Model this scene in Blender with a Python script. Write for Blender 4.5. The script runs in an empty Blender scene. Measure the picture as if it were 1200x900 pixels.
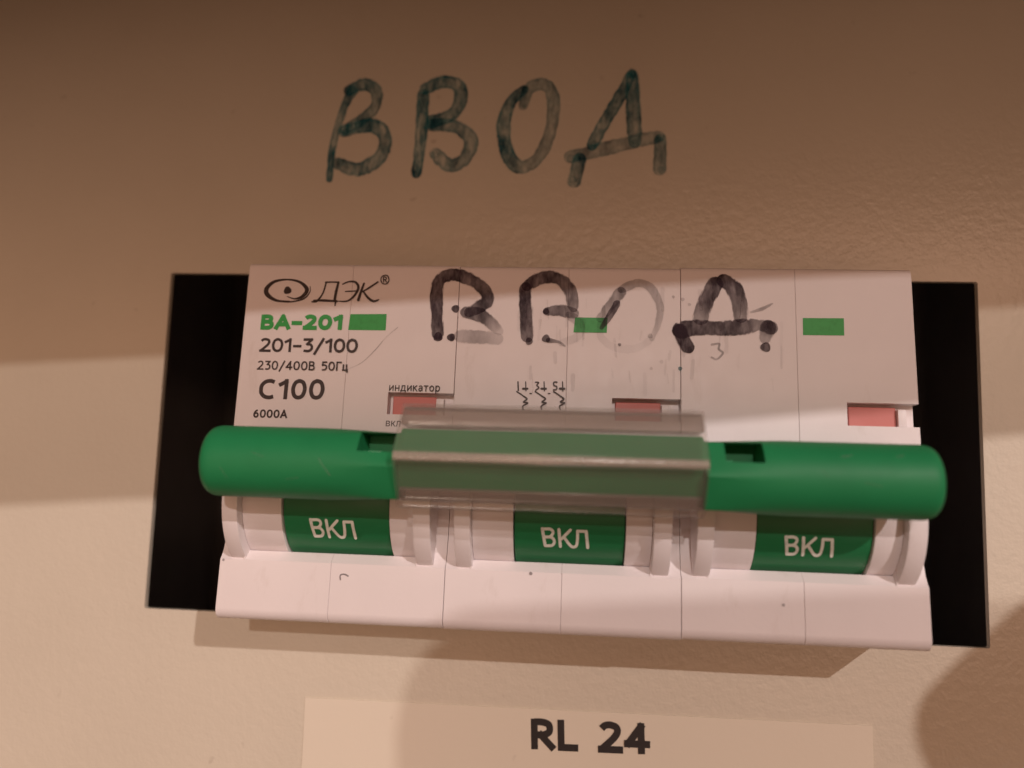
import bpy, bmesh, math, random
from mathutils import Vector, Matrix
random.seed(7)
S = 0.001                      # everything below is measured in millimetres
scene = bpy.context.scene
COL = scene.collection

# ---------------------------------------------------------------- camera
CAM = Vector((2.59, -102.176, -2.745))
RIGHT = Vector((0.9965, 0.0776, 0.03099))
DOWN = Vector((0.02234, 0.10992, -0.99369))
FWD = Vector((-0.08051, 0.99091, 0.1078))
FPX = 905.0                    # focal length in pixels of a 1200 px wide frame
cd = bpy.data.cameras.new('camera')
cam = bpy.data.objects.new('camera', cd); COL.objects.link(cam)
m = Matrix((RIGHT, -DOWN, -FWD)).transposed().to_4x4()
m.translation = CAM * S
cam.matrix_world = m
cd.sensor_fit = 'HORIZONTAL'; cd.sensor_width = 36.0; cd.lens = 36.0 * FPX / 1200.0
cd.clip_start = 0.002; cd.clip_end = 20.0
cd.dof.use_dof = True; cd.dof.focus_distance = 0.0925; cd.dof.aperture_fstop = 10.5
scene.camera = cam

# ---------------------------------------------------------------- world and lamps
w = bpy.data.worlds.new('World'); scene.world = w; w.use_nodes = True
w.node_tree.nodes['Background'].inputs[0].default_value = (0.68, 0.345, 0.215, 1)
w.node_tree.nodes['Background'].inputs[1].default_value = 0.78

def lamp(name, direction, dist, watts, radius, colour):
    ld = bpy.data.lights.new(name, 'POINT')
    ld.energy = watts; ld.shadow_soft_size = radius; ld.color = colour
    o = bpy.data.objects.new(name, ld); COL.objects.link(o)
    o.location = Vector(direction) * dist
    return o
lamp('room_lamp_right', (0.66 / 1.31, -1.0 / 1.31, 0.53 / 1.31), 3.0, 152.0, 0.014, (1.0, 0.85, 0.81))
lamp('room_lamp_front', (0.05 / 1.055, -1.0 / 1.055, 0.33 / 1.055), 3.0, 76.0, 0.016, (1.0, 0.86, 0.80))

# broad warm glow of the lit room in front of the cabinet
al = bpy.data.lights.new('room_glow', 'AREA'); al.shape = 'RECTANGLE'; al.size = 2.2; al.size_y = 1.3
al.energy = 41.0; al.color = (1.0, 0.60, 0.42)
ao = bpy.data.objects.new('room_glow', al); COL.objects.link(ao)
ao.location = (0.8, -2.9, 0.30)
ao.rotation_euler = (Vector((0, 0, 0)) - ao.location).to_track_quat('-Z', 'Y').to_euler()

scene.view_settings.view_transform = 'Standard'
scene.view_settings.look = 'None'
scene.view_settings.exposure = 0.0
scene.view_settings.gamma = 1.0
scene.view_settings.use_curve_mapping = False
scene.cycles.caustics_reflective = False
scene.cycles.caustics_refractive = False

# ---------------------------------------------------------------- coordinates
BO = Vector((1.634, -10.704, 0.391))             # middle of the breaker's front face
BU = Vector((0.0, 0.0711, 0.99747)); BU.normalize()
BN = Vector((0.0, -BU.z, BU.y))                  # outward normal of the front face
TILT = -math.asin(BU.y)

def ray(x, y):
    return RIGHT * ((x - 600) / FPX) + DOWN * ((y - 450) / FPX) + FWD
def on_panel(x, y):                              # point of the panel plane (X, Z)
    d = ray(x, y); t = -CAM.y / d.y
    p = CAM + d * t
    return p.x, p.z
def on_face(x, y, n=0.0):                        # point of the breaker face (X, U)
    d = ray(x, y); t = (BO + BN * n - CAM).dot(BN) / d.dot(BN)
    p = CAM + d * t - BO
    return p.x, p.dot(BU)

# ---------------------------------------------------------------- materials
def new_mat(name):
    mt = bpy.data.materials.new(name); mt.use_nodes = True
    nt = mt.node_tree
    return mt, nt, nt.nodes, nt.links, nt.nodes['Principled BSDF']
def setv(b, **kw):
    for k, v in kw.items():
        b.inputs[k.replace('_', ' ')].default_value = v
def coords(N, L, scale=(1, 1, 1)):
    tc = N.new('ShaderNodeTexCoord'); mp = N.new('ShaderNodeMapping')
    mp.inputs['Scale'].default_value = scale
    L.new(tc.outputs['Object'], mp.inputs['Vector'])
    return mp.outputs['Vector']
def noise(N, L, vec, scale, detail=3, rough=0.5):
    n = N.new('ShaderNodeTexNoise'); n.inputs['Scale'].default_value = scale
    n.inputs['Detail'].default_value = detail; n.inputs['Roughness'].default_value = rough
    L.new(vec, n.inputs['Vector']); return n.outputs['Fac']
def ramp(N, L, fac, stops):
    r = N.new('ShaderNodeValToRGB'); e = r.color_ramp.elements
    e[0].position, e[0].color = stops[0][0], stops[0][1]
    e[1].position, e[1].color = stops[-1][0], stops[-1][1]
    for p, c in stops[1:-1]:
        k = e.new(p); k.color = c
    L.new(fac, r.inputs['Fac']); return r.outputs['Color']
def math_node(N, L, op, a, b, clamp=False):
    n = N.new('ShaderNodeMath'); n.operation = op; n.use_clamp = clamp
    for i, v in enumerate((a, b)):
        if isinstance(v, (int, float)): n.inputs[i].default_value = v
        else: L.new(v, n.inputs[i])
    return n.outputs[0]
def bump(N, L, b, height, strength, dist):
    n = N.new('ShaderNodeBump'); n.inputs['Strength'].default_value = strength
    n.inputs['Distance'].default_value = dist
    L.new(height, n.inputs['Height']); L.new(n.outputs['Normal'], b.inputs['Normal'])

def paint_mat(name, c0, c1, peel=0.28, rough=0.27):
    mt, nt, N, L, b = new_mat(name)
    v = coords(N, L)
    big = noise(N, L, v, 22, 4, 0.6)
    base = ramp(N, L, big, [(0.3, (*c0, 1)), (0.7, (*c1, 1))])
    # sparse grime specks and faint rubbed patches in the paint
    grime = math_node(N, L, 'MULTIPLY', ramp(N, L, noise(N, L, v, 420, 2, 0.5), [(0.70, (0, 0, 0, 1)), (0.78, (1, 1, 1, 1))]),
                      ramp(N, L, noise(N, L, v, 45, 3, 0.6), [(0.45, (0, 0, 0, 1)), (0.7, (0.5, 0.5, 0.5, 1))]))
    gm = N.new('ShaderNodeMix'); gm.data_type = 'RGBA'; L.new(grime, gm.inputs['Factor']); L.new(base, gm.inputs['A'])
    gm.inputs['B'].default_value = (0.22, 0.17, 0.12, 1)
    L.new(gm.outputs['Result'], b.inputs['Base Color'])
    setv(b, Roughness=rough); b.inputs['Specular IOR Level'].default_value = 0.45
    p1 = noise(N, L, v, 900, 2, 0.5); p2 = noise(N, L, v, 2600, 1, 0.5)
    h = math_node(N, L, 'ADD', p1, math_node(N, L, 'MULTIPLY', p2, 0.35))
    bump(N, L, b, h, peel, 0.00022)
    return mt
M_PANEL = paint_mat('cream_powder_coat', (0.60, 0.56, 0.465), (0.65, 0.61, 0.51))
M_FRAME = paint_mat('shade_frame_paint', (0.20, 0.185, 0.16), (0.23, 0.21, 0.18))
M_STICK = paint_mat('sticker_film', (0.72, 0.675, 0.565), (0.74, 0.69, 0.58), 0.06, 0.30)

def plastic_mat(name, col, rough, var=0.05, dirt=True, spec=0.45):
    mt, nt, N, L, b = new_mat(name)
    v = coords(N, L)
    a = noise(N, L, v, 60, 5, 0.6)
    lo = tuple(c * (1 - var) for c in col); hi = tuple(min(1, c * (1 + var)) for c in col)
    base = ramp(N, L, a, [(0.3, (*lo, 1)), (0.7, (*hi, 1))])
    if dirt:
        sm = noise(N, L, coords(N, L, (1, 1, 0.35)), 230, 6, 0.7)
        mix = N.new('ShaderNodeMix'); mix.data_type = 'RGBA'
        f = ramp(N, L, sm, [(0.60, (0, 0, 0, 1)), (0.82, (0.32, 0.32, 0.32, 1))])
        L.new(f, mix.inputs['Factor']); L.new(base, mix.inputs['A'])
        mix.inputs['B'].default_value = (0.42, 0.34, 0.28, 1)
        base = mix.outputs['Result']
    L.new(base, b.inputs['Base Color'])
    r = noise(N, L, v, 400, 3, 0.6)
    mr = N.new('ShaderNodeMapRange'); L.new(r, mr.inputs['Value'])
    mr.inputs['To Min'].default_value = rough - 0.08; mr.inputs['To Max'].default_value = rough + 0.10
    L.new(mr.outputs['Result'], b.inputs['Roughness'])
    b.inputs['Specular IOR Level'].default_value = spec
    bump(N, L, b, noise(N, L, v, 1800, 2, 0.5), 0.12, 0.00008)
    return mt
M_WHITE = plastic_mat('white_plastic', (0.82, 0.78, 0.79), 0.42, 0.03)
M_GREEN = plastic_mat('green_plastic', (0.016, 0.225, 0.080), 0.50, 0.10, False, 0.28)
M_TOGGLE = plastic_mat('toggle_green_plastic', (0.014, 0.180, 0.062), 0.38, 0.08, False)
M_RED = plastic_mat('indicator_red', (0.58, 0.19, 0.17), 0.5, 0.05, False)
M_BLACK = plastic_mat('dark_interior', (0.30, 0.29, 0.29), 0.8, 0.1, False)
M_PHONE = plastic_mat('phone_shell', (0.03, 0.03, 0.035), 0.3, 0.05, False)
M_METAL = plastic_mat('blocker_metal', (0.35, 0.33, 0.30), 0.4, 0.05, False)

def print_mat(name, col, wear=0.35, scale=1500):
    mt, nt, N, L, b = new_mat(name)
    v = coords(N, L)
    setv(b, Base_Color=(*col, 1), Roughness=0.5)
    tr = N.new('ShaderNodeBsdfTransparent'); mx = N.new('ShaderNodeMixShader')
    f = ramp(N, L, noise(N, L, v, scale, 4, 0.7), [(0.20, (1 - wear,) * 3 + (1,)), (0.52, (1, 1, 1, 1))])
    L.new(f, mx.inputs['Fac']); L.new(tr.outputs[0], mx.inputs[1]); L.new(b.outputs[0], mx.inputs[2])
    L.new(mx.outputs[0], N['Material Output'].inputs['Surface'])
    return mt
M_INK = print_mat('black_print', (0.030, 0.016, 0.014), 0.30)
M_INKG = print_mat('green_print', (0.025, 0.36, 0.065), 0.22)
M_INKW = print_mat('white_print', (0.78, 0.82, 0.74), 0.30)
M_INKS = print_mat('sticker_print', (0.012, 0.010, 0.012), 0.04)

def marker_mat(name, c_dark, c_light, edge, patchy, scale):
    mt, nt, N, L, b = new_mat(name)
    v = coords(N, L)
    v = coords(N, L, (1.0, 1.0, 0.45))           # the pen dragged: grain runs along the upstrokes
    ink = N.new('ShaderNodeAttribute'); ink.attribute_name = 'ink'
    ac = N.new('ShaderNodeAttribute'); ac.attribute_name = 'across'
    n1 = noise(N, L, v, scale, 4, 0.65)
    n2 = noise(N, L, v, scale * 3.5, 3, 0.6)
    L.new(ramp(N, L, n1, [(0.35, (*c_dark, 1)), (0.65, (*c_light, 1))]), b.inputs['Base Color'])
    setv(b, Roughness=0.6); b.inputs['Specular IOR Level'].default_value = 0.2
    e = math_node(N, L, 'MULTIPLY', math_node(N, L, 'POWER', ac.outputs['Fac'], 3.0), edge)
    mr = N.new('ShaderNodeMapRange'); L.new(n1, mr.inputs['Value'])
    mr.inputs['From Min'].default_value = 0.36; mr.inputs['From Max'].default_value = 0.64
    mr2 = N.new('ShaderNodeMapRange'); L.new(n2, mr2.inputs['Value'])
    mr2.inputs['From Min'].default_value = 0.38; mr2.inputs['From Max'].default_value = 0.66
    blot = math_node(N, L, 'ADD', math_node(N, L, 'MULTIPLY', mr.outputs['Result'], patchy), math_node(N, L, 'MULTIPLY', mr2.outputs['Result'], patchy * 0.45))
    body = math_node(N, L, 'ADD', math_node(N, L, 'SUBTRACT', 1.0, blot), e)
    a = math_node(N, L, 'MULTIPLY', body, ink.outputs['Fac'], True)
    # the outermost rim frays with the grain of the surface
    fr = math_node(N, L, 'SUBTRACT', math_node(N, L, 'ADD', 0.62, math_node(N, L, 'MULTIPLY', n2, 0.85)), ac.outputs['Fac'])
    fr = math_node(N, L, 'MULTIPLY', fr, 4.5, True)
    a = math_node(N, L, 'MULTIPLY', a, fr, True)
    tr = N.new('ShaderNodeBsdfTransparent'); mx = N.new('ShaderNodeMixShader')
    L.new(a, mx.inputs['Fac']); L.new(tr.outputs[0], mx.inputs[1]); L.new(b.outputs[0], mx.inputs[2])
    L.new(mx.outputs[0], N['Material Output'].inputs['Surface'])
    return mt
M_TEAL = marker_mat('teal_marker', (0.006, 0.055, 0.078), (0.040, 0.290, 0.330), 0.60, 0.66, 520)
M_PURPLE = marker_mat('dark_marker', (0.018, 0.008, 0.015), (0.055, 0.026, 0.046), 0.08, 0.38, 420)

def clear_mat(name, milky, tint):
    mt, nt, N, L, b = new_mat(name)
    N.remove(b)
    tr = N.new('ShaderNodeBsdfTransparent'); tr.inputs[0].default_value = (*tint, 1)
    df = N.new('ShaderNodeBsdfDiffuse'); df.inputs[0].default_value = (0.62, 0.52, 0.47, 1)
    gl = N.new('ShaderNodeBsdfGlossy'); gl.inputs['Roughness'].default_value = 0.17
    v = coords(N, L, (0.15, 1, 1))
    bp = N.new('ShaderNodeBump'); bp.inputs['Strength'].default_value = 0.30; bp.inputs['Distance'].default_value = 0.00008
    L.new(noise(N, L, v, 1600, 3, 0.6), bp.inputs['Height']); L.new(bp.outputs[0], gl.inputs['Normal'])
    lw = N.new('ShaderNodeLayerWeight'); lw.inputs[0].default_value = 0.5
    rim = math_node(N, L, 'ADD', math_node(N, L, 'MULTIPLY', math_node(N, L, 'POWER', lw.outputs['Facing'], 4.0), 0.55), 0.045)
    sc = noise(N, L, coords(N, L, (0.2, 1, 1)), 700, 4, 0.7)
    mk = N.new('ShaderNodeMapRange'); L.new(sc, mk.inputs['Value'])
    mk.inputs['To Min'].default_value = milky * 0.75; mk.inputs['To Max'].default_value = milky * 1.25
    m1 = N.new('ShaderNodeMixShader'); L.new(mk.outputs['Result'], m1.inputs[0])
    L.new(tr.outputs[0], m1.inputs[1]); L.new(df.outputs[0], m1.inputs[2])
    m2 = N.new('ShaderNodeMixShader'); L.new(rim, m2.inputs[0])
    L.new(m1.outputs[0], m2.inputs[1]); L.new(gl.outputs[0], m2.inputs[2])
    L.new(m2.outputs[0], N['Material Output'].inputs['Surface'])
    return mt
M_GLINT = clear_mat('pale_glint', 0.36, (0.90, 0.88, 0.85))
M_RAIL = clear_mat('milky_rail', 0.22, (0.70, 0.67, 0.64))
M_CLEAR = clear_mat('clear_plastic', 0.085, (0.96, 0.955, 0.94))

# ---------------------------------------------------------------- mesh helpers (mm in, metres out)
def tag(o, label=None, cat=None, kind=None, group=None):
    if label: o['label'] = label
    if cat: o['category'] = cat
    if kind: o['kind'] = kind
    if group: o['group'] = group
    return o
def finish(name, me, mat, parent=None, smooth=None):
    if mat and not me.materials: me.materials.append(mat)
    if smooth is not None:
        for p in me.polygons: p.use_smooth = True
        me.set_sharp_from_angle(angle=math.radians(smooth))
    o = bpy.data.objects.new(name, me); COL.objects.link(o)
    if parent: o.parent = parent
    return o
def bm_mesh(bm, name):
    bmesh.ops.recalc_face_normals(bm, faces=bm.faces)
    me = bpy.data.meshes.new(name); bm.to_mesh(me); bm.free(); return me
def V(X, N, U): return Vector((X, -N, U)) * S     # breaker frame
def prism_x(profile, x0, x1, bevel=0.0, seg=2, only=None):
    """profile: list of (N, U); extruded along X"""
    bm = bmesh.new()
    a = [bm.verts.new(V(x0, n, u)) for n, u in profile]
    b = [bm.verts.new(V(x1, n, u)) for n, u in profile]
    bm.faces.new(a); bm.faces.new(list(reversed(b)))
    k = len(profile)
    for i in range(k):
        bm.faces.new((a[i], b[i], b[(i + 1) % k], a[(i + 1) % k]))
    bmesh.ops.recalc_face_normals(bm, faces=bm.faces)
    if bevel:
        es = [e for e in bm.edges if len(e.link_faces) == 2 and e.calc_face_angle(0) > math.radians(40)]
        bmesh.ops.bevel(bm, geom=es, offset=bevel * S, segments=seg, profile=0.6, affect='EDGES', clamp_overlap=True)
    return bm
def circle(cn, cu, r, k=72):
    return [(cn + r * math.cos(2 * math.pi * i / k), cu + r * math.sin(2 * math.pi * i / k)) for i in range(k)]
def box_pts(n0, n1, u0, u1): return [(n0, u0), (n1, u0), (n1, u1), (n0, u1)]
def boolean(me, cutters):
    o = bpy.data.objects.new('work', me); COL.objects.link(o)
    tmp = []
    for c in cutters:
        co = bpy.data.objects.new('cutter', c); COL.objects.link(co); tmp.append(co)
        md = o.modifiers.new('cut', 'BOOLEAN'); md.operation = 'DIFFERENCE'; md.solver = 'EXACT'; md.object = co
    dg = bpy.context.evaluated_depsgraph_get()
    res = bpy.data.meshes.new_from_object(o.evaluated_get(dg))
    for c in tmp + [o]: bpy.data.objects.remove(c)
    res.name = me.name
    return res

def catmull(pts, vals, step):
    out = []
    n = len(pts)
    if n == 2:
        k = max(2, int(math.dist(pts[0], pts[1]) / step))
        for i in range(k + 1):
            t = i / k
            out.append((tuple(pts[0][j] + (pts[1][j] - pts[0][j]) * t for j in (0, 1)),
                        tuple(a + (b - a) * t for a, b in zip(vals[0], vals[1]))))
        return out
    for s in range(n - 1):
        p0, p1, p2, p3 = pts[max(s - 1, 0)], pts[s], pts[s + 1], pts[min(s + 2, n - 1)]
        k = max(2, int(math.dist(p1, p2) / step))
        for i in range(k + (1 if s == n - 2 else 0)):
            t = i / k
            q = []
            for j in (0, 1):
                a = 2 * p1[j]; b = p2[j] - p0[j]
                c = 2 * p0[j] - 5 * p1[j] + 4 * p2[j] - p3[j]; d = -p0[j] + 3 * p1[j] - 3 * p2[j] + p3[j]
                q.append(0.5 * (a + b * t + c * t * t + d * t ** 3))
            out.append((tuple(q), tuple(x + (y - x) * t for x, y in zip(vals[s], vals[s + 1]))))
    return out

class Strokes:
    """flat marks on a surface: ribbons of varying width; to3d(a, b, lift) places a mark's point"""
    def __init__(self, to3d, base=0.02):
        self.v, self.f, self.ink, self.ac = [], [], [], []
        self.to3d, self.lift = to3d, base
    def line(self, pts, width, ink=1.0, cap=True, jitter=0.0):
        n = len(pts)
        ws = width if isinstance(width, (list, tuple)) else [width] * n
        ik = ink if isinstance(ink, (list, tuple)) else [ink] * n
        wm = max(ws)
        smp = catmull(pts, list(zip(ws, ik)), max(0.05, wm * 0.16))
        # round caps: extra samples past each end
        if cap:
            def ext(a, b, val):
                d = (b[0] - a[0], b[1] - a[1]); l = math.hypot(*d) or 1
                r = val[0] / 2
                return [((b[0] + d[0] / l * r * math.sin(t), b[1] + d[1] / l * r * math.sin(t)),
                         (val[0] * max(0.04, math.cos(t)), val[1])) for t in (0.4, 0.8, 1.15, 1.4, 1.54)]
            head = list(reversed(ext(smp[1][0], smp[0][0], smp[0][1])))
            tail = ext(smp[-2][0], smp[-1][0], smp[-1][1])
            smp = head + smp + tail
        k = len(smp); base = len(self.v); cols = (-1, -0.8, -0.4, 0.4, 0.8, 1)
        for i, (p, (wd, iv)) in enumerate(smp):
            a = smp[max(i - 1, 0)][0]; b = smp[min(i + 1, k - 1)][0]
            d = (b[0] - a[0], b[1] - a[1]); l = math.hypot(*d) or 1
            nx, ny = -d[1] / l, d[0] / l
            wd = wd * (1 + jitter * (math.sin(i * 0.37 + base) + 0.6 * math.sin(i * 0.83 + 2 * base)) * 0.4)
            for c in cols:
                q = (p[0] + nx * c * wd / 2, p[1] + ny * c * wd / 2)
                self.v.append(self.to3d(q[0], q[1], self.lift + 0.006 * i / k))
                self.ink.append(iv); self.ac.append(abs(c))
        m_ = len(cols)
        for i in range(k - 1):
            for c in range(m_ - 1):
                s0 = base + i * m_ + c
                self.f.append((s0, s0 + 1, s0 + m_ + 1, s0 + m_))
        self.lift += 0.008
    def dot(self, p, r, ink=1.0, sq=1.0):
        base = len(self.v)
        self.v.append(self.to3d(p[0], p[1], self.lift)); self.ink.append(ink); self.ac.append(0)
        k = 20
        for rr, ac in ((0.7, 0.4), (1.0, 1.0)):
            for i in range(k):
                t = 2 * math.pi * i / k
                q = 1 + 0.08 * math.sin(3 * t + p[0])
                self.v.append(self.to3d(p[0] + r * rr * q * math.cos(t), p[1] + r * rr * q * sq * math.sin(t), self.lift))
                self.ink.append(ink); self.ac.append(ac)
        for i in range(k):
            j = (i + 1) % k
            self.f.append((base, base + 1 + i, base + 1 + j))
            self.f.append((base + 1 + i, base + 1 + k + i, base + 1 + k + j, base + 1 + j))
        self.lift += 0.008
    def poly(self, pts):
        base = len(self.v)
        for p in pts:
            self.v.append(self.to3d(p[0], p[1], self.lift)); self.ink.append(1); self.ac.append(0)
        self.f.append(tuple(range(base, base + len(pts)))); self.lift += 0.008
    def build(self, name, mat, parent):
        me = bpy.data.meshes.new(name); me.from_pydata([tuple(x) for x in self.v], [], self.f)
        for nm, dat in (('ink', self.ink), ('across', self.ac)):
            at = me.attributes.new(nm, 'FLOAT', 'POINT'); at.data.foreach_set('value', dat)
        return finish(name, me, mat, parent)

def px_face(pts, n=0.0): return [on_face(x, y, n) for x, y in pts]
def px_panel(pts): return [on_panel(x, y) for x, y in pts]
MM_FACE = 0.0995     # mm per photo pixel on the breaker face
MM_PANEL = 0.112     # and on the panel
face3d = lambda a, b, h: V(a, h, b)
panel3d = lambda a, b, h: Vector((a, -h, b)) * S

def text_mesh(name, body, quad, to3d, lift, bold=0.0, shear=0.0, space=1.0):
    """print a line of text into the box given by its lower-left, lower-right and upper-left corners"""
    cu = bpy.data.curves.new(name, 'FONT'); cu.body = body; cu.size = 1.0
    cu.offset = bold; cu.shear = shear; cu.space_character = space; cu.resolution_u = 6
    o = bpy.data.objects.new('work', cu); COL.objects.link(o)
    dg = bpy.context.evaluated_depsgraph_get()
    me = bpy.data.meshes.new_from_object(o.evaluated_get(dg))
    bpy.data.objects.remove(o)
    xs = [v.co.x for v in me.vertices]; ys = [v.co.y for v in me.vertices]
    x0, x1 = min(xs), max(xs)
    # y is fitted to digit / capital height, measured from the baseline
    cap = quad[3]
    y0, y1 = (min(ys), max(ys)) if cap is None else cap
    ll, lr, ul = quad[0], quad[1], quad[2]
    for v in me.vertices:
        s = (v.co.x - x0) / (x1 - x0); t = (v.co.y - y0) / (y1 - y0)
        a = ll[0] + (lr[0] - ll[0]) * s + (ul[0] - ll[0]) * t
        b = ll[1] + (lr[1] - ll[1]) * s + (ul[1] - ll[1]) * t
        v.co = to3d(a, b, lift)
    me.name = name
    return me

# ================================================================= THE SETTING
def ring_plate(hole, outer, y0, y1, r=0.6):
    """sheet with a rectangular hole (x0,x1,z0,z1), from y0 (front) to y1 (back)"""
    bm = bmesh.new()
    hx0, hx1, hz0, hz1 = hole; ox0, ox1, oz0, oz1 = outer
    def loop(y):
        h = []
        for cx, cz, a0 in ((hx1 - r, hz1 - r, 0), (hx0 + r, hz1 - r, 90), (hx0 + r, hz0 + r, 180), (hx1 - r, hz0 + r, 270)):
            h.append([bm.verts.new(Vector((cx + r * math.cos(math.radians(a0 + t)), y, cz + r * math.sin(math.radians(a0 + t)))) * S) for t in (0, 30, 60, 90)])
        o = [bm.verts.new(Vector(q) * S) for q in ((ox1, y, oz1), (ox0, y, oz1), (ox0, y, oz0), (ox1, y, oz0))]
        return h, o
    H0, O0 = loop(y0); H1, O1 = loop(y1)
    for H, O in ((H0, O0), (H1, O1)):
        for i in range(4):
            c = H[i]
            for j in range(3): bm.faces.new((O[i], c[j], c[j + 1]))
            nx = H[(i + 1) % 4]
            bm.faces.new((O[i], c[3], nx[0], O[(i + 1) % 4]))
    a = [v for c in H0 for v in c]; b = [v for c in H1 for v in c]
    for i in range(len(a)):
        j = (i + 1) % len(a); bm.faces.new((a[i], b[i], b[j], a[j]))
    for i in range(4):
        j = (i + 1) % 4; bm.faces.new((O0[i], O1[i], O1[j], O0[j]))
    return bm
CW, CH = 54.25, 23.0
panel = finish('panel', bm_mesh(ring_plate((-CW, CW, -CH, CH), (-260, 260, -200, 200), 0.0, 0.8, 0.25), 'panel'), M_PANEL)
tag(panel, 'cream powder coated steel cover panel with a rectangular cutout', 'panel', 'structure')

# dark space behind the cutout
bm = bmesh.new()
q = [Vector(p) * S for p in ((-80, 0.9, -45), (80, 0.9, -45), (80, 0.9, 45), (-80, 0.9, 45), (-80, 75, -45), (80, 75, -45), (80, 75, 45), (-80, 75, 45))]
vs = [bm.verts.new(p) for p in q]
for f in ((0, 1, 5, 4), (1, 2, 6, 5), (2, 3, 7, 6), (3, 0, 4, 7), (4, 5, 6, 7)): bm.faces.new([vs[i] for i in f])
inner = finish('cabinet_interior', bm_mesh(bm, 'cabinet_interior'), M_BLACK)
tag(inner, 'unlit black space inside the cabinet behind the cutout', 'interior', 'structure')

# unseen frame added for its shade: the panel sits 125 mm behind it; its header shades the top of the panel
def slab_xz(outline, y0, y1, bevel=0.0):
    bm = bmesh.new()
    a = [bm.verts.new(Vector((x, y0, z)) * S) for x, z in outline]
    b = [bm.verts.new(Vector((x, y1, z)) * S) for x, z in outline]
    k = len(outline)
    bm.faces.new(a); bm.faces.new(list(reversed(b)))
    for i in range(k): bm.faces.new((a[i], b[i], b[(i + 1) % k], a[(i + 1) % k]))
    return bm
FD = 125.0
HDR = [(-260, 37.0), (-47, 51.8), (27, 58.0), (61, 60.0), (143, 70.0), (172, 73.0)]
frame_outline = HDR + [(172, -72), (-140, -72), (-140, -200), (260, -200), (260, 200), (-260, 200)]
frame = finish('shade_frame', bm_mesh(slab_xz(frame_outline, -FD, -FD + 2.0), 'shade_frame'), M_FRAME)
tag(frame, 'unseen painted frame added in front of the panel to shade it', 'frame', 'structure')
# added unseen sheets between frame and panel that keep ambient light down
def box_mesh(name, x0, x1, y0, y1, z0, z1):
    return bm_mesh(slab_xz([(x0, z0), (x1, z0), (x1, z1), (x0, z1)], y0, y1), name)
finish('top_shade', box_mesh('top_shade', -140, 260, -FD + 2.2, -0.2, 92, 94), M_FRAME, frame)
finish('side_shade', box_mesh('side_shade', -142.2, -140.2, -FD + 2.2, -0.2, -200, 94), M_FRAME, frame)
finish('side_shade', box_mesh('side_shade', 172.2, 174.2, -FD + 2.2, -0.2, -78, 91.5), M_FRAME, frame)
finish('bottom_shade', box_mesh('bottom_shade', -140, 260, -FD + 2.2, -0.2, -80.2, -78.2), M_FRAME, frame)
sh = [(1340, 560), (1200, 673), (1163, 699), (1120, 738), (1093, 764), (1070, 788), (1062, 806), (1060, 825), (1063, 845), (1070, 862), (1086, 900), (1110, 950), (1340, 990)]  # added unseen plate, cut to the outline of the round shadow it casts
lx = [on_panel(*p) for p in sh]
kx, kz = 0.66 * (FD - 4) , 0.53 * (FD - 4)
blocker_out = [(min(x + kx, 176.0), z + kz) for x, z in lx]
blocker = finish('shadow_blocker', bm_mesh(slab_xz(blocker_out, -FD + 2.0, -FD + 6.0), 'shadow_blocker'), M_METAL, frame)

# ================================================================= HANDWRITING ON THE PANEL
def letter(strokes, name, mat):
    st = Strokes(panel3d)
    for pts, wd, ik in strokes:
        st.line(px_panel(pts), [x * MM_PANEL * 1.22 for x in wd] if isinstance(wd, (list, tuple)) else wd * MM_PANEL, ik, jitter=0.10)
        ww = wd if isinstance(wd, (list, tuple)) else [wd, wd]
        for p, w_ in ((pts[0], ww[0]), (pts[-1], ww[-1])):
            st.dot(px_panel([(p[0] + random.uniform(-2, 2), p[1] + random.uniform(-2, 2))])[0], w_ * MM_PANEL * random.uniform(.25, .45), random.uniform(.15, .45))
    return st.build(name, mat, panel)
PW = [
 [([(386, 210), (389, 178), (396, 148), (404, 124), (413, 107)], [7, 8, 8, 9, 12], [.95, .95, .9, .85, .75]),
  ([(410, 106), (427, 99), (441, 107), (439, 126), (421, 143), (404, 152)], [13, 14, 13, 12, 13, 12], [.8, .85, .75, .65, .75, .8]),
  ([(404, 154), (434, 147), (451, 159), (446, 183), (421, 199), (397, 192)], [13, 16, 15, 15, 16, 14], [.8, .85, .8, .75, .8, .65])],
 [([(496, 111), (495, 132), (494, 156), (488, 203)], [13, 14, 13, 11], [.85, .95, .95, .9]),
  ([(499, 104), (519, 96), (537, 101), (540, 117), (530, 134), (507, 143)], [13, 15, 15, 14, 14, 15], [.8, .9, .85, .75, .8, .75]),
  ([(507, 146), (535, 149), (552, 165), (544, 187), (527, 194), (511, 181)], [14, 15, 15, 15, 15, 14], [.7, .75, .7, .65, .75, .7])],
 [([(614, 105), (598, 121), (590, 150), (596, 183), (611, 196), (632, 183), (646, 150), (648, 114), (638, 99), (620, 104), (613, 124)], [10, 13, 15, 15, 15, 13, 13, 14, 14, 13, 10],
   [.7, .8, .9, .85, .6, .5, .55, .65, .65, .6, .6])],
 [([(740, 86), (727, 112), (707, 146), (694, 170)], [10, 13, 13, 12], [.75, .8, .8, .85]),
  ([(741, 88), (742, 125), (744, 166)], [12, 16, 14], [.85, .8, .6]),
  ([(669, 184), (707, 175), (748, 165), (772, 160)], [14, 15, 15, 12], [.5, .5, .45, .5]),
  ([(679, 187), (673, 212)], [14, 15], [.75, .65]),
  ([(774, 164), (773, 198)], [13, 14], [.65, .6])]]
for s in PW: letter(s, 'handwritten_letter', M_TEAL)

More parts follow.
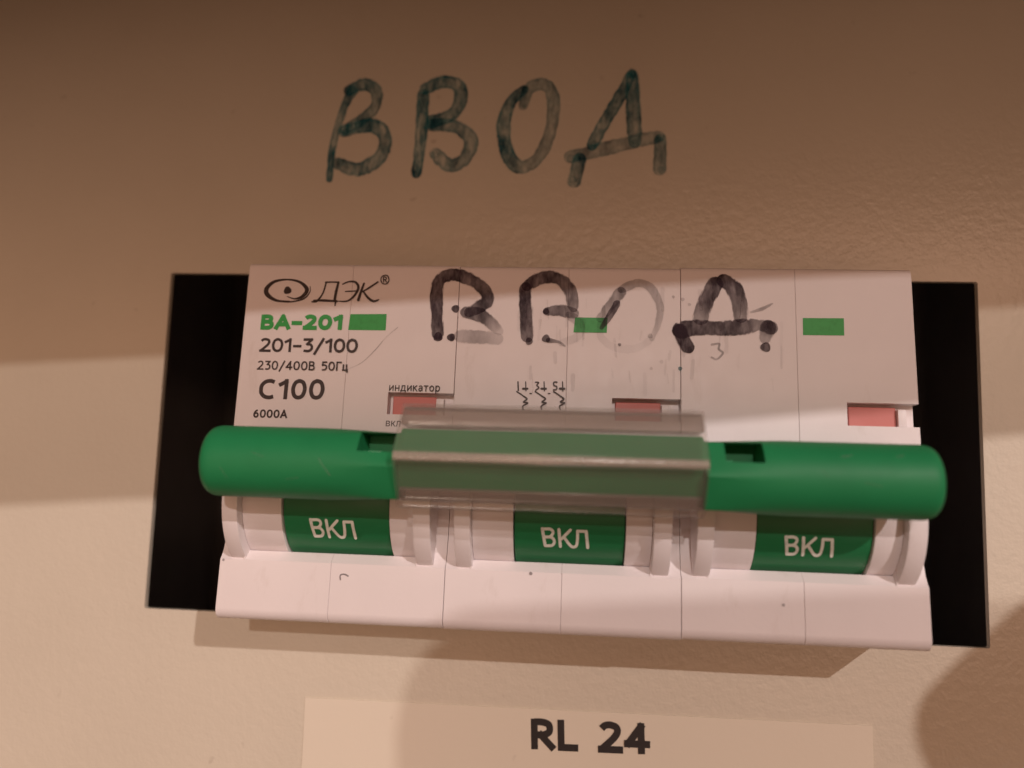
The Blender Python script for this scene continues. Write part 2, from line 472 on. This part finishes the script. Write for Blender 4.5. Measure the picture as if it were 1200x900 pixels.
# ================================================================= THE STICKER
sx0, sz0 = on_panel(358, 817); sx1, sz1 = on_panel(1022, 850)
dirx = Vector((sx1 - sx0, sz1 - sz0)); dirx.normalize(); dn = Vector((dirx.y, -dirx.x))
SH = 14.0
o4 = [(sx0, sz0), (sx1, sz1), (sx1 + dn.x * SH, sz1 + dn.y * SH), (sx0 + dn.x * SH, sz0 + dn.y * SH)]
sticker = finish('label_sticker', bm_mesh(slab_xz(o4, -0.14, -0.004), 'label_sticker'), M_STICK)
tag(sticker, 'pale adhesive label strip printed RL 24 below the circuit breaker', 'sticker')

# ================================================================= THE CIRCUIT BREAKER
root = bpy.data.objects.new('circuit_breaker', None); COL.objects.link(root)
root.location = BO * S; root.rotation_euler = (TILT, 0, 0); root.empty_display_size = 0.01
tag(root, 'white three pole circuit breaker with green linked handle bar mounted in the cutout', 'circuit breaker')

HB = 21.85
prof = [(-46, -HB + 1.0), (-1.3, -HB)]
for t in (0, 20, 40, 60, 80, 90):              # rounded lower front edge
    a = math.radians(t); prof.append((-1.3 + 1.3 * math.sin(a), -HB + 1.3 - 1.3 * math.cos(a)))
for t in (0, 30, 60, 90):                      # small upper front edge
    a = math.radians(t); prof.append((-0.7 + 0.7 * math.cos(a), HB - 0.7 + 0.7 * math.sin(a)))
prof += [(-46, HB - 1.0)]
CAVITY = [(-7.5, -1.0), (1.0, -1.0), (1.0, -16.1), (-0.9, -13.9), (-7.5, -13.9)]
MARGIN = [(-1.3, -1.0), (1.0, -1.0), (1.0, -15.4), (0.0, -15.0), (-0.35, -14.6), (-0.75, -13.8), (-1.05, -12.6), (-1.25, -11.0), (-1.3, -9.0)]
def half(x0, x1, window):
    bm = prism_x(prof, x0 + (0.028 if x0 < 0 else 0.012), x1 - (0.028 if x1 > 0 else 0.012))
    # ease the vertical front edges so the seams between the shells read
    es = [e for e in bm.edges if abs(abs(e.verts[0].co.x) - abs(e.verts[1].co.x)) < 1e-9 and all(v.co.y < 0.0009 for v in e.verts)
          and abs(e.verts[0].co.x - e.verts[1].co.x) < 1e-9]
    bmesh.ops.bevel(bm, geom=es, offset=0.05 * S, segments=1, affect='EDGES', clamp_overlap=True)
    cut = [bm_mesh(prism_x(CAVITY, -10.4, 10.0), 'c'), bm_mesh(prism_x(MARGIN, -14.0, -10.6), 'c'), bm_mesh(prism_x(MARGIN, 10.2, 14.0), 'c')]
    if window: cut.append(bm_mesh(prism_x(box_pts(-1.7, 1.0, 2.85, 5.55), 5.45, 15.0), 'c'))
    return boolean(bm_mesh(bm, 'housing_half'), cut)
ML, MR = half(-13.5, 0, False), half(0, 13.5, True)

def cyl_mesh(name, x0, x1, cn, cu, r, bevel=0.2, k=80):
    return bm_mesh(prism_x(circle(cn, cu, r, k), x0, x1, bevel, 2), name)
DN, DU = -5.2, -7.0
MF1 = cyl_mesh('flange', -12.25, -10.35, DN, DU, 9.25, 0.25)
MF2 = cyl_mesh('flange', 10.05, 12.1, DN, DU, 9.25, 0.25)
MD1 = cyl_mesh('drum', -10.33, -5.62, DN, DU, 7.95, 0.12)
MD2 = cyl_mesh('drum', 7.1, 10.03, DN, DU, 7.95, 0.12)
# toggle: drum segment with an arm up to the handle bar
BN_, BU_, BR_ = 8.6, -3.95, 3.86
RG = 7.6
tg = []
for i in range(61):
    a = math.radians(-115 + i * 140 / 60)      # from below the axis, over the front, up to the arm
    tg.append((DN + RG * math.cos(a), DU + RG * math.sin(a)))
tg = [p for p in tg if p[1] < -5.0] + [(3.5, -5.4), (6.0, -6.4), (7.4, -5.6), (7.4, -2.2), (3.0, -0.9), (-2.0, -1.2), (-7.0, -2.0)]
MT = bm_mesh(prism_x(tg, -5.5, 7.0, 0.18, 2), 'toggle')
MFLAG = bm_mesh(prism_x(box_pts(-1.6, -0.95, 2.9, 5.2), 5.9, 11.25, 0.08, 1), 'indicator_flag')
MSTOP = bm_mesh(prism_x(box_pts(-1.6, -0.45, 2.9, 4.95), 11.3, 12.25, 0.12, 2), 'indicator_stop')

def drum3d(a, b, h):
    d = min(max((b - DU) / RG, -0.999), 0.999)
    n = DN + math.sqrt(1 - d * d) * RG
    return V(a, n + h, b)
BKL = [([(635.5, 619), (638.5, 639)], 3.6), ([(635.5, 619.3), (645, 619.5), (648, 623.5), (644.5, 628.3), (637.5, 628.5)], 3.4),
       ([(637.5, 628.8), (646, 629.2), (649.5, 634), (646.5, 638.8), (638.5, 639)], 3.4),
       ([(655, 620), (656.5, 640)], 3.6), ([(668.5, 620.5), (658, 631)], 3.4),
       ([(660.5, 628.5), (668, 638.5), (672, 640.8), (675.5, 639), (676.8, 632), (676.8, 622)], [3.4, 3.4, 3.4, 3.4, 3.4, 3.4]),
       ([(676.8, 621.8), (687, 622.2)], 3.4), ([(687, 622.2), (689, 641.5)], 3.6)]
st = Strokes(drum3d, 0.03)
for pts, wd in BKL:
    st.line(px_face(pts, 1.9), wd * 0.098 if not isinstance(wd, list) else [x * 0.098 for x in wd], 1.0)
letters = st.build('lettering', M_INKW, None); letters_me = letters.data
bpy.data.objects.remove(letters)

first = True
for k, px_ in enumerate((-27.0, 0.0, 27.0)):
    def part(name, me, mat, parent=root, smooth=35, off=True):
        o = finish(name, me, mat, parent, smooth if first else None)
        if off: o.location = Vector((px_, (0.0, 0.05, 0.02)[k], (0.0, -0.06, 0.05)[k])) * S   # the poles never line up exactly
        return o
    hl = part('housing_half', ML, M_WHITE); hr = part('housing_half', MR, M_WHITE)
    part('flange', MF1, M_WHITE, hl, off=False); part('flange', MF2, M_WHITE, hr, off=False)
    part('drum', MD1, M_WHITE, hl, off=False); part('drum', MD2, M_WHITE, hr, off=False)
    t = part('toggle', MT, M_TOGGLE)
    part('lettering', letters_me, M_INKW, t, smooth=None, off=False)
    fl = part('indicator_flag', MFLAG, M_RED, hr, off=False); part('indicator_stop', MSTOP, M_WHITE, hr, off=False)
    first = False

# handle bar: round at its ends, ridged in the middle, with a deep slot on each side of the sleeve
def handle_bar():
    bm = bmesh.new(); x0, x1 = -38.45, 37.45; k = 72
    xs = [(x0 + 1.2 * (1 - math.cos(t)), 1.0 - 0.16 * (1 - math.sin(t)), ) for t in (0.0, 0.3, 0.6, 0.9, 1.2, math.pi / 2)]
    st_ = [(x, f) for x, f in xs]
    nmid = 110
    for i in range(1, nmid): st_.append((x0 + 1.2 + (x1 - x0 - 2.4) * i / nmid, 1.0))
    st_ += [(-1.45 + d, 1.0) for d in (-15.85, -15.65, 15.65, 15.85)]; st_ = st_[:6] + sorted(st_[6:])
    st_ += [(x1 - (x - x0), f) for x, f in reversed(xs)]
    rings = []
    for x, f in st_:
        c = -1.4
        s = min(1, max(0, (abs(x - c) - 14.0) / 11.0)); s = s * s * (3 - 2 * s)
        ring = []
        for j in range(k):
            a = 2 * math.pi * j / k
            aa = (a + math.radians(4)) % (math.pi / 3)
            hexr = 1.09 * math.cos(math.pi / 6) / math.cos(aa - math.pi / 6)
            nk = min(1, max(0, (abs(x + 1.45) - 15.65) / 0.2))
            r = BR_ * f * (0.96 * hexr * (1 - s) + s) * (0.92 + 0.08 * nk)
            ring.append(bm.verts.new(V(x, BN_ + r * math.cos(a), BU_ + 0.80 * (1 - nk) + r * math.sin(a))))
        rings.append(ring)
    for a, b in zip(rings, rings[1:]):
        for j in range(k): bm.faces.new((a[j], b[j], b[(j + 1) % k], a[(j + 1) % k]))
    bm.faces.new(rings[0]); bm.faces.new(list(reversed(rings[-1])))
    return bm_mesh(bm, 'handle_bar')
rx0 = on_face(848, 525, 10.8)[0]; rx1 = on_face(893, 525, 10.8)[0]; lx0 = on_face(423, 515, 10.8)[0]
bar_me = boolean(handle_bar(), [bm_mesh(prism_x(box_pts(7.2, 20, -2.75, -0.62), rx0, rx1), 'c'),
                                bm_mesh(prism_x(box_pts(7.2, 20, -2.75, -0.62), lx0, lx0 + (rx1 - rx0)), 'c')])
finish('handle_bar', bar_me, M_GREEN, root, 32)

# scuffs on the bar
M_SCUFF = marker_mat('pale_scuff', (0.20, 0.32, 0.22), (0.30, 0.42, 0.32), 0.0, 0.5, 900)
def bar3d(a, b, h):
    d = min(max((b - BU_) / BR_, -0.999), 0.999)
    return V(a, BN_ + math.sqrt(1 - d * d) * BR_ + h, b)
for pts, wd, ik in (([(377, 538), (382, 547), (389, 557)], 1.6, .45), ([(300, 531), (312, 536)], 1.2, .3), ([(336, 562), (352, 560)], 1.2, .25), ([(985, 536), (997, 534)], 2.0, .35),
                    ([(1050, 536), (1057, 534)], 2.2, .3), ([(1010, 566), (1030, 571)], 1.1, .3), ([(960, 552), (968, 560)], 1.0, .3), ([(262, 548), (268, 560)], 1.3, .25)):
    st = Strokes(bar3d, 0.03); st.line(px_face(pts, 11.5), wd * 0.09, ik); st.build('scuff', M_SCUFF, root)

# clear sleeve clipped over the middle of the bar: an open channel with a narrow front facet
oc = [(-1.2, 5.75), (0.6, 5.95), (1.7, 5.9), (5.1, 0.62), (5.1, -0.62), (1.7, -5.05), (0.4, -5.15), (-1.2, -5.0)]
ic = [(-1.2, 5.5), (0.55, 5.68), (1.4, 5.6), (4.3, 0.35), (4.3, -0.35), (1.25, -4.3), (0.35, -4.4), (-1.2, -4.25)]
SU = BU_ + 0.72
sp = [(BN_ + n, SU + u) for n, u in oc] + [(BN_ + n, SU + u) for n, u in reversed(ic)]
sleeve = finish('clear_sleeve', bm_mesh(prism_x(sp, -17.35, 14.45, 0.15, 2), 'clear_sleeve'), M_CLEAR, root, 30)
def rail(name, pts, mat, b=0.0):
    return finish(name, bm_mesh(prism_x([(BN_ + n, SU + u) for n, u in pts], -17.25, 14.35, b, 2), name), mat, sleeve, 50)
rail('glint_strip', [(5.12, 0.44), (5.30, 0.30), (5.36, 0), (5.30, -0.30), (5.12, -0.44)], M_GLINT)  # whitish strip on the front facet, painting in its reflection line
# thicker milky rails along the upper and lower lips of the sleeve
rail('upper_rail', [(-1.0, 5.45), (0.5, 5.62), (1.3, 5.55), (2.7, 3.55), (-1.0, 3.55)], M_RAIL, 0.1)
rail('lower_rail', [(-1.0, -4.22), (0.3, -4.36), (1.15, -4.24), (1.95, -3.2), (1.7, -2.85), (-1.0, -2.85)], M_RAIL, 0.25)

# ---------------------------------------------------------------- printing on the face
def ftext(name, body, ll, lr, ul, mat, bold=0.0, cap=None, space=1.0, shear=0.0):
    q = px_face([ll, lr, ul])
    return finish(name, text_mesh(name, body, (q[0], q[1], q[2], cap), face3d, 0.03, bold, shear, space), mat, root)
GLYPH = {
 '0': (0.56, [[(.28, 1), (.10, .88), (.02, .5), (.10, .12), (.28, 0), (.46, .12), (.54, .5), (.46, .88), (.28, 1), (.20, .97)]]),
 '1': (0.34, [[(.28, 0), (.28, 1)], [(.28, .97), (.02, .78)]]),
 '2': (0.54, [[(.03, .84), (.13, .97), (.28, 1), (.44, .92), (.48, .74), (.40, .52), (.22, .26), (.03, .02)], [(0, 0), (.54, 0)]]),
 '3': (0.50, [[(.04, 1), (.46, 1)], [(.45, .98), (.20, .60)], [(.18, .60), (.38, .57), (.48, .40), (.46, .16), (.30, .01), (.02, .03)]]),
 '4': (0.56, [[(.40, 0), (.40, 1)], [(.40, .98), (.03, .28)], [(.0, .27), (.56, .27)]]),
 '5': (0.50, [[(.08, 1), (.46, 1)], [(.09, 1), (.07, .58)], [(.07, .58), (.26, .63), (.44, .52), (.48, .28), (.34, .04), (.03, .02)]]),
 '6': (0.54, [[(.44, .98), (.22, .86), (.08, .55), (.05, .28), (.14, .06), (.28, 0), (.44, .08), (.50, .29), (.43, .50), (.29, .57), (.13, .49), (.06, .36)]]),
 '-': (0.40, [[(.02, .42), (.38, .42)]]),
 '/': (0.46, [[(.0, -.22), (.46, 1.04)]]),
 'В': (0.54, [[(.04, 0), (.04, 1)], [(.04, 1), (.30, 1), (.45, .90), (.44, .66), (.30, .54), (.04, .54)], [(.04, .54), (.34, .53), (.50, .40), (.50, .13), (.34, 0), (.04, 0)]]),
 'А': (0.64, [[(.0, 0), (.32, 1)], [(.32, 1), (.64, 0)], [(.12, .30), (.52, .30)]]),
 'С': (0.62, [[(.60, .92), (.42, 1), (.20, .94), (.05, .74), (.02, .5), (.05, .26), (.20, .06), (.42, 0), (.60, .06)]]),
 'Г': (0.44, [[(.04, 0), (.04, 1)], [(.04, 1), (.44, 1)]]),
 'ц': (0.44, [[(.04, 0), (.04, .66)], [(.36, 0), (.36, .66)], [(.0, .0), (.44, 0)], [(.44, .02), (.44, -.22)]]),
 'R': (0.56, [[(.04, 0), (.04, 1)], [(.04, 1), (.28, 1), (.46, .90), (.47, .62), (.30, .48), (.04, .48)], [(.22, .48), (.54, 0)]]),
 'L': (0.44, [[(.04, 0), (.04, 1)], [(.04, 0), (.44, 0)]]),
 'и': (0.60, [[(.04, 0), (.04, 1)], [(.56, 0), (.56, 1)], [(.06, .06), (.54, .94)]]),
 'н': (0.60, [[(.04, 0), (.04, 1)], [(.56, 0), (.56, 1)], [(.04, .5), (.56, .5)]]),
 'д': (0.70, [[(.16, 1), (.56, 1)], [(.56, 1), (.56, 0)], [(.18, 1), (.14, .4), (.04, .02)], [(.0, 0), (.70, 0)], [(.02, 0), (.02, -.26)], [(.68, 0), (.68, -.26)]]),
 'к': (0.54, [[(.04, 0), (.04, 1)], [(.04, .46), (.50, 1)], [(.20, .56), (.54, 0)]]),
 'а': (0.56, [[(.06, .86), (.28, 1), (.48, .86), (.50, .5), (.50, 0)], [(.50, .55), (.20, .52), (.04, .28), (.16, .02), (.36, .04), (.50, .22)]]),
 'т': (0.54, [[(.27, 0), (.27, 1)], [(.0, 1), (.54, 1)]]),
 'о': (0.62, [[(.31, 1), (.08, .8), (.03, .5), (.08, .2), (.31, 0), (.54, .2), (.59, .5), (.54, .8), (.31, 1), (.22, .97)]]),
 'р': (0.60, [[(.04, -.42), (.04, 1)], [(.04, .8), (.28, 1), (.52, .82), (.57, .5), (.50, .16), (.28, 0), (.04, .2)]]),
 ' ': (0.32, [])}
def gtext(name, body, ll, lr, ul, mat, weight, gap=0.16, px=px_face, to3d=face3d, lift=0.03, parent=root):
    a, b, c = (Vector(p) for p in px([ll, lr, ul]))
    tot = sum(GLYPH[ch][0] for ch in body) + gap * (len(body) - 1)
    ex, ey = (b - a), (c - a); hgt = ey.length
    wx = ex.length; inset = weight / 2
    st = Strokes(to3d, lift); x = 0.0
    for ch in body:
        wd, lines = GLYPH[ch]
        for ln in lines:
            q = [a + ex * ((inset * hgt + (x + gx) / tot * (wx - 2 * inset * hgt)) / wx) + ey * (inset + gy * (1 - 2 * inset)) for gx, gy in ln]
            if len(q) == 2:                      # straight strokes keep square ends
                d = (q[1] - q[0]).normalized() * inset * hgt * 0.9
                q = [q[0] - d, q[1] + d]
            st.line([tuple(p) for p in q], weight * hgt, 1.0, cap=False)
        x += wd + gap
    return st.build(name, mat, parent)
gtext('lettering', 'RL 24', (621, 877.8), (762.5, 884), (620.5, 841), M_INKS, 0.225, 0.21, px_panel, panel3d, 0.16, sticker)
gtext('model_text', 'ВА-201', (304, 386.5), (402, 387), (306, 368.5), M_INKG, 0.27, 0.24)
gtext('type_text', '201-3/100', (303.5, 412.5), (419.5, 413.8), (305, 396), M_INK, 0.18, 0.17)
gtext('voltage_text', '230/400В 50Гц', (301, 433.3), (408, 435), (302, 422.6), M_INK, 0.16, 0.22)
gtext('rating_text', 'С100', (302, 468), (380, 468.5), (304.5, 444), M_INK, 0.19, 0.24)
gtext('indicator_text', 'индикатор', (455.5, 458.3), (516, 459.3), (456, 451.2), M_INK, 0.17, 0.26)
gtext('current_text', '6000А', (296, 489.5), (336.5, 490.3), (297, 479.5), M_INK, 0.20, 0.24)
ftext('position_text', 'вкл', (452, 499.5), (469, 500), (452.5, 493), M_INK, 0.0)
for q in ([(410.8, 368.2), (453.2, 368), (452, 387.3), (408, 386.8)], [(674, 372), (712, 372.5), (711, 390), (672, 389.5)], [(940.7, 372.7), (988.8, 373), (989.3, 393.3), (941, 392.7)]):
    st = Strokes(face3d, 0.03); st.poly(px_face(q)); st.build('green_mark', M_INKG, root)
# eye emblem, brush-like company letters and the small registered mark
st = Strokes(face3d, 0.03); f = MM_FACE
def zp(pts, ox=290, oy=310, z=6.667): return [(ox + x / z, oy + y / z) for x, y in pts]
def L_(pts, wd, cap=True): st.line(px_face(zp(pts)), [x * f / 6.667 for x in wd], 1.0, cap)
L_([(330, 288), (230, 282), (160, 240), (150, 190), (210, 135), (315, 118), (410, 138), (465, 195), (430, 250), (370, 268), (310, 250)], [10, 22, 38, 40, 26, 14, 22, 36, 30, 14, 6])
L_([(490, 170), (488, 215), (440, 268), (340, 292), (250, 290)], [5, 9, 14, 13, 9])
st.dot(px_face(zp([(314, 203)]))[0], 33 * f / 6.667)
L_([(615, 145), (590, 225), (545, 285), (505, 292)], [14, 13, 18, 12])
L_([(520, 282), (600, 282), (700, 288)], [14, 22, 18])
L_([(690, 285), (685, 322)], [20, 10])
L_([(612, 140), (665, 138), (715, 140)], [14, 12, 14])
L_([(712, 142), (695, 210), (682, 280)], [16, 24, 22])
L_([(745, 155), (795, 135), (845, 140), (868, 180), (840, 240), (785, 285), (712, 288)], [10, 13, 18, 22, 20, 14, 8])
L_([(768, 212), (850, 208)], [10, 10])
L_([(912, 150), (890, 210), (868, 278)], [16, 20, 24])
L_([(1020, 138), (950, 185), (898, 215)], [14, 16, 10])
L_([(905, 210), (945, 262), (985, 288), (1025, 278)], [12, 20, 20, 12])
L_([(1108, 120), (1098, 92), (1075, 86), (1050, 100), (1045, 130), (1062, 152), (1090, 152), (1107, 130)], [9] * 8)
L_([(1066, 140), (1066, 102), (1085, 104), (1084, 118), (1068, 120)], [8] * 5); L_([(1074, 120), (1090, 140)], [8, 8])
st.build('company_logo', M_INK, root)
# circuit diagram: three contacts
st = Strokes(face3d, 0.03)
def D_(pts, wd): st.line(px_face(zp(pts, 580, 420, 5.0)), wd * f / 5.0, 0.8)
for i, dx in enumerate((0, 108, 216)):
    if i == 0: D_([(135, 138), (137, 188)], 9)
    elif i == 1: D_([(238, 140), (256, 142), (246, 158), (257, 172), (240, 186)], 8)
    else: D_([(364, 140), (346, 140), (346, 158), (362, 166), (360, 182), (344, 184)], 8)
    D_([(128 + dx, 195), (155 + dx, 212), (168 + dx, 222)], 8)
    D_([(180 + dx, 138), (182 + dx, 190)], 7); D_([(165 + dx, 178), (190 + dx, 178)], 13)
    D_([(168 + dx, 222), (188 + dx, 238), (168 + dx, 256), (192 + dx, 262), (164 + dx, 280), (166 + dx, 300)], 9)
    if i < 2: D_([(205 + dx, 206), (214 + dx, 206)], 7)
st.build('circuit_diagram', M_INK, root)

# ---------------------------------------------------------------- marker writing on the face
FW = [
 ([([(513, 391), (512, 362), (512, 340), (517, 327), (533, 322), (552, 328), (567, 339), (571, 352), (561, 360), (550, 366)], [14, 15, 15, 16, 15, 15, 15, 15, 15, 12], [.9, 1, 1, 1, 1, .95, .9, .85, .8, .7]),
   ([(546, 366), (562, 369), (577, 380), (585, 388)], [13, 17, 15, 10], [.75, .8, .55, .2]),
   ([(540, 394), (560, 395), (582, 397)], [15, 16, 15], [.35, .4, .25])], [((513.5, 395), 6, 1), ((528.7, 395.5), 5, 1), ((534, 362), 5, .95)]),
 ([([(618, 394), (616, 365), (616, 338)], [14, 15, 14], [.85, .95, 1]),
   ([(618, 335), (634, 326), (653, 326), (667, 339), (672, 360)], [13, 15, 15, 15, 12], [1, 1, .95, .85, .6]),
   ([(641, 365), (656, 364), (671, 367)], [9, 14, 14], [.8, .75, .55]),
   ([(668, 370), (680, 381), (676, 395), (658, 402)], [10, 11, 10, 8], [.30, .20, .14, .12]),
   ([(643, 399), (655, 401), (662, 406)], [6, 3, 2], [.8, .6, .4])], [((620, 400), 4.6, .95), ((640, 365), 4, .9), ((640, 397), 5, .8)]),
 ([([(704, 373), (717, 356), (727, 343)], [10, 13, 13], [.3, .45, .6]),
   ([(705, 384), (714, 371), (723, 356)], [5, 8, 8], [.7, .95, .8]),
   ([(703, 380), (705, 396), (722, 408), (746, 408), (762, 398)], [7, 8, 9, 9, 7], [.20, .10, .06, .06, .10]),
   ([(729, 339), (747, 332), (763, 338), (773, 358), (771, 380), (764, 397)], [10, 10, 10, 9, 7, 6], [.4, .35, .4, .35, .28, .2])], [((726, 404), 2, .6), ((762, 394), 3, .35)]),
 ([([(838, 333), (827, 354), (821, 372)], [17, 19, 17], [.95, .9, .5]),
   ([(848, 329), (859, 337), (866, 353), (868, 370)], [15, 19, 18, 16], [1, .95, .75, .6]),
   ([(798, 387), (815, 384), (845, 385), (872, 383), (889, 381), (902, 384)], [19, 18, 17, 18, 13, 17], [1, .95, .85, .9, .6, .75]),
   ([(900, 384), (897, 396)], [17, 14], [.7, .4]),
   ([(797, 388), (801, 399), (806, 407)], [16, 15, 14], [1, 1, .95])], [((897, 407), 6, .95)])]
for strokes, dots in FW:
    st = Strokes(face3d, 0.06)
    for pts, wd, ik in strokes: st.line(px_face(pts), [x * f * 1.12 for x in wd], ik, jitter=0.10)
    for p, r, ik in dots: st.dot(px_face([p])[0], r * f, ik)
    st.build('marker_letter', M_PURPLE, root)
# stray pen marks, a teal speck on the seam and smears left by wiping
def mark(name, lines=(), dots=(), mat=None):
    st = Strokes(face3d, 0.055)
    for pts, wd, ik in lines: st.line(px_face(pts), wd * f if not isinstance(wd, list) else [x * f for x in wd], ik)
    for p, r, ik in dots: st.dot(px_face([p])[0], r * f, ik)
    return st.build(name, mat or M_PURPLE, root)
mark('pen_mark', [([(834, 404), (843, 403), (842, 409), (847, 414), (840, 421), (834, 419)], 2.6, .4)])
mark('pen_mark', [([(399, 679), (399, 674), (404, 673), (408, 675)], 1.8, .6)])
mark('pen_mark', [([(880, 366), (893, 362), (905, 356)], [3, 5, 2], [.2, .4, .3])])
mark('hairline_scratch', [([(407, 433), (424, 425), (440, 410), (452, 396), (466, 384)], 1.1, [.05, .35, .5, .08, .45])])
for p, r, ik in (((622, 672), 2.0, .7), ((918, 709), 1.8, .6), ((789, 348), 2, .3), ((800, 351), 2.4, .35), ((808, 357), 2, .3), ((262, 656), 1.6, .5), ((763, 432), 2, .2), ((775, 424), 2.4, .15)):
    mark('speck', dots=[(p, r, ik)])
mark('speck', dots=[((797, 432), 2.4, 1.0)], mat=M_TEAL)
for i in range(46):
    x = random.uniform(600, 925); y = random.uniform(335, 445)
    mark('smear', [([(x, y), (x + random.uniform(-2, 2), y + random.uniform(8, 26))], random.uniform(1, 5), random.uniform(.03, .13))])

# ================================================================= OUT OF THE FRAME: the phone that shades the lower right
PD = 200.0
def phone_outline(x0, x1, z0, z1, r):
    out = []
    for cx, cz, a0 in ((x1 - r, z1 - r, 0), (x0 + r, z1 - r, 90), (x0 + r, z0 + r, 180), (x1 - r, z0 + r, 270)):
        for t in range(0, 91, 10):
            a = math.radians(a0 + t); out.append((cx + r * math.cos(a), cz + r * math.sin(a)))
    return out
phone = finish('smartphone', bm_mesh(slab_xz([(-8.4 + (x + 8.4) * 0.9962 - (z - 43.8) * 0.0872, 43.8 + (x + 8.4) * 0.0872 + (z - 43.8) * 0.9962) for x, z in phone_outline(-8.4, 152, -33, 43.8, 11.0)], -PD - 8, -PD), 'smartphone'), M_PHONE)
tag(phone, 'dark smartphone with rounded corners held up facing the panel', 'phone')
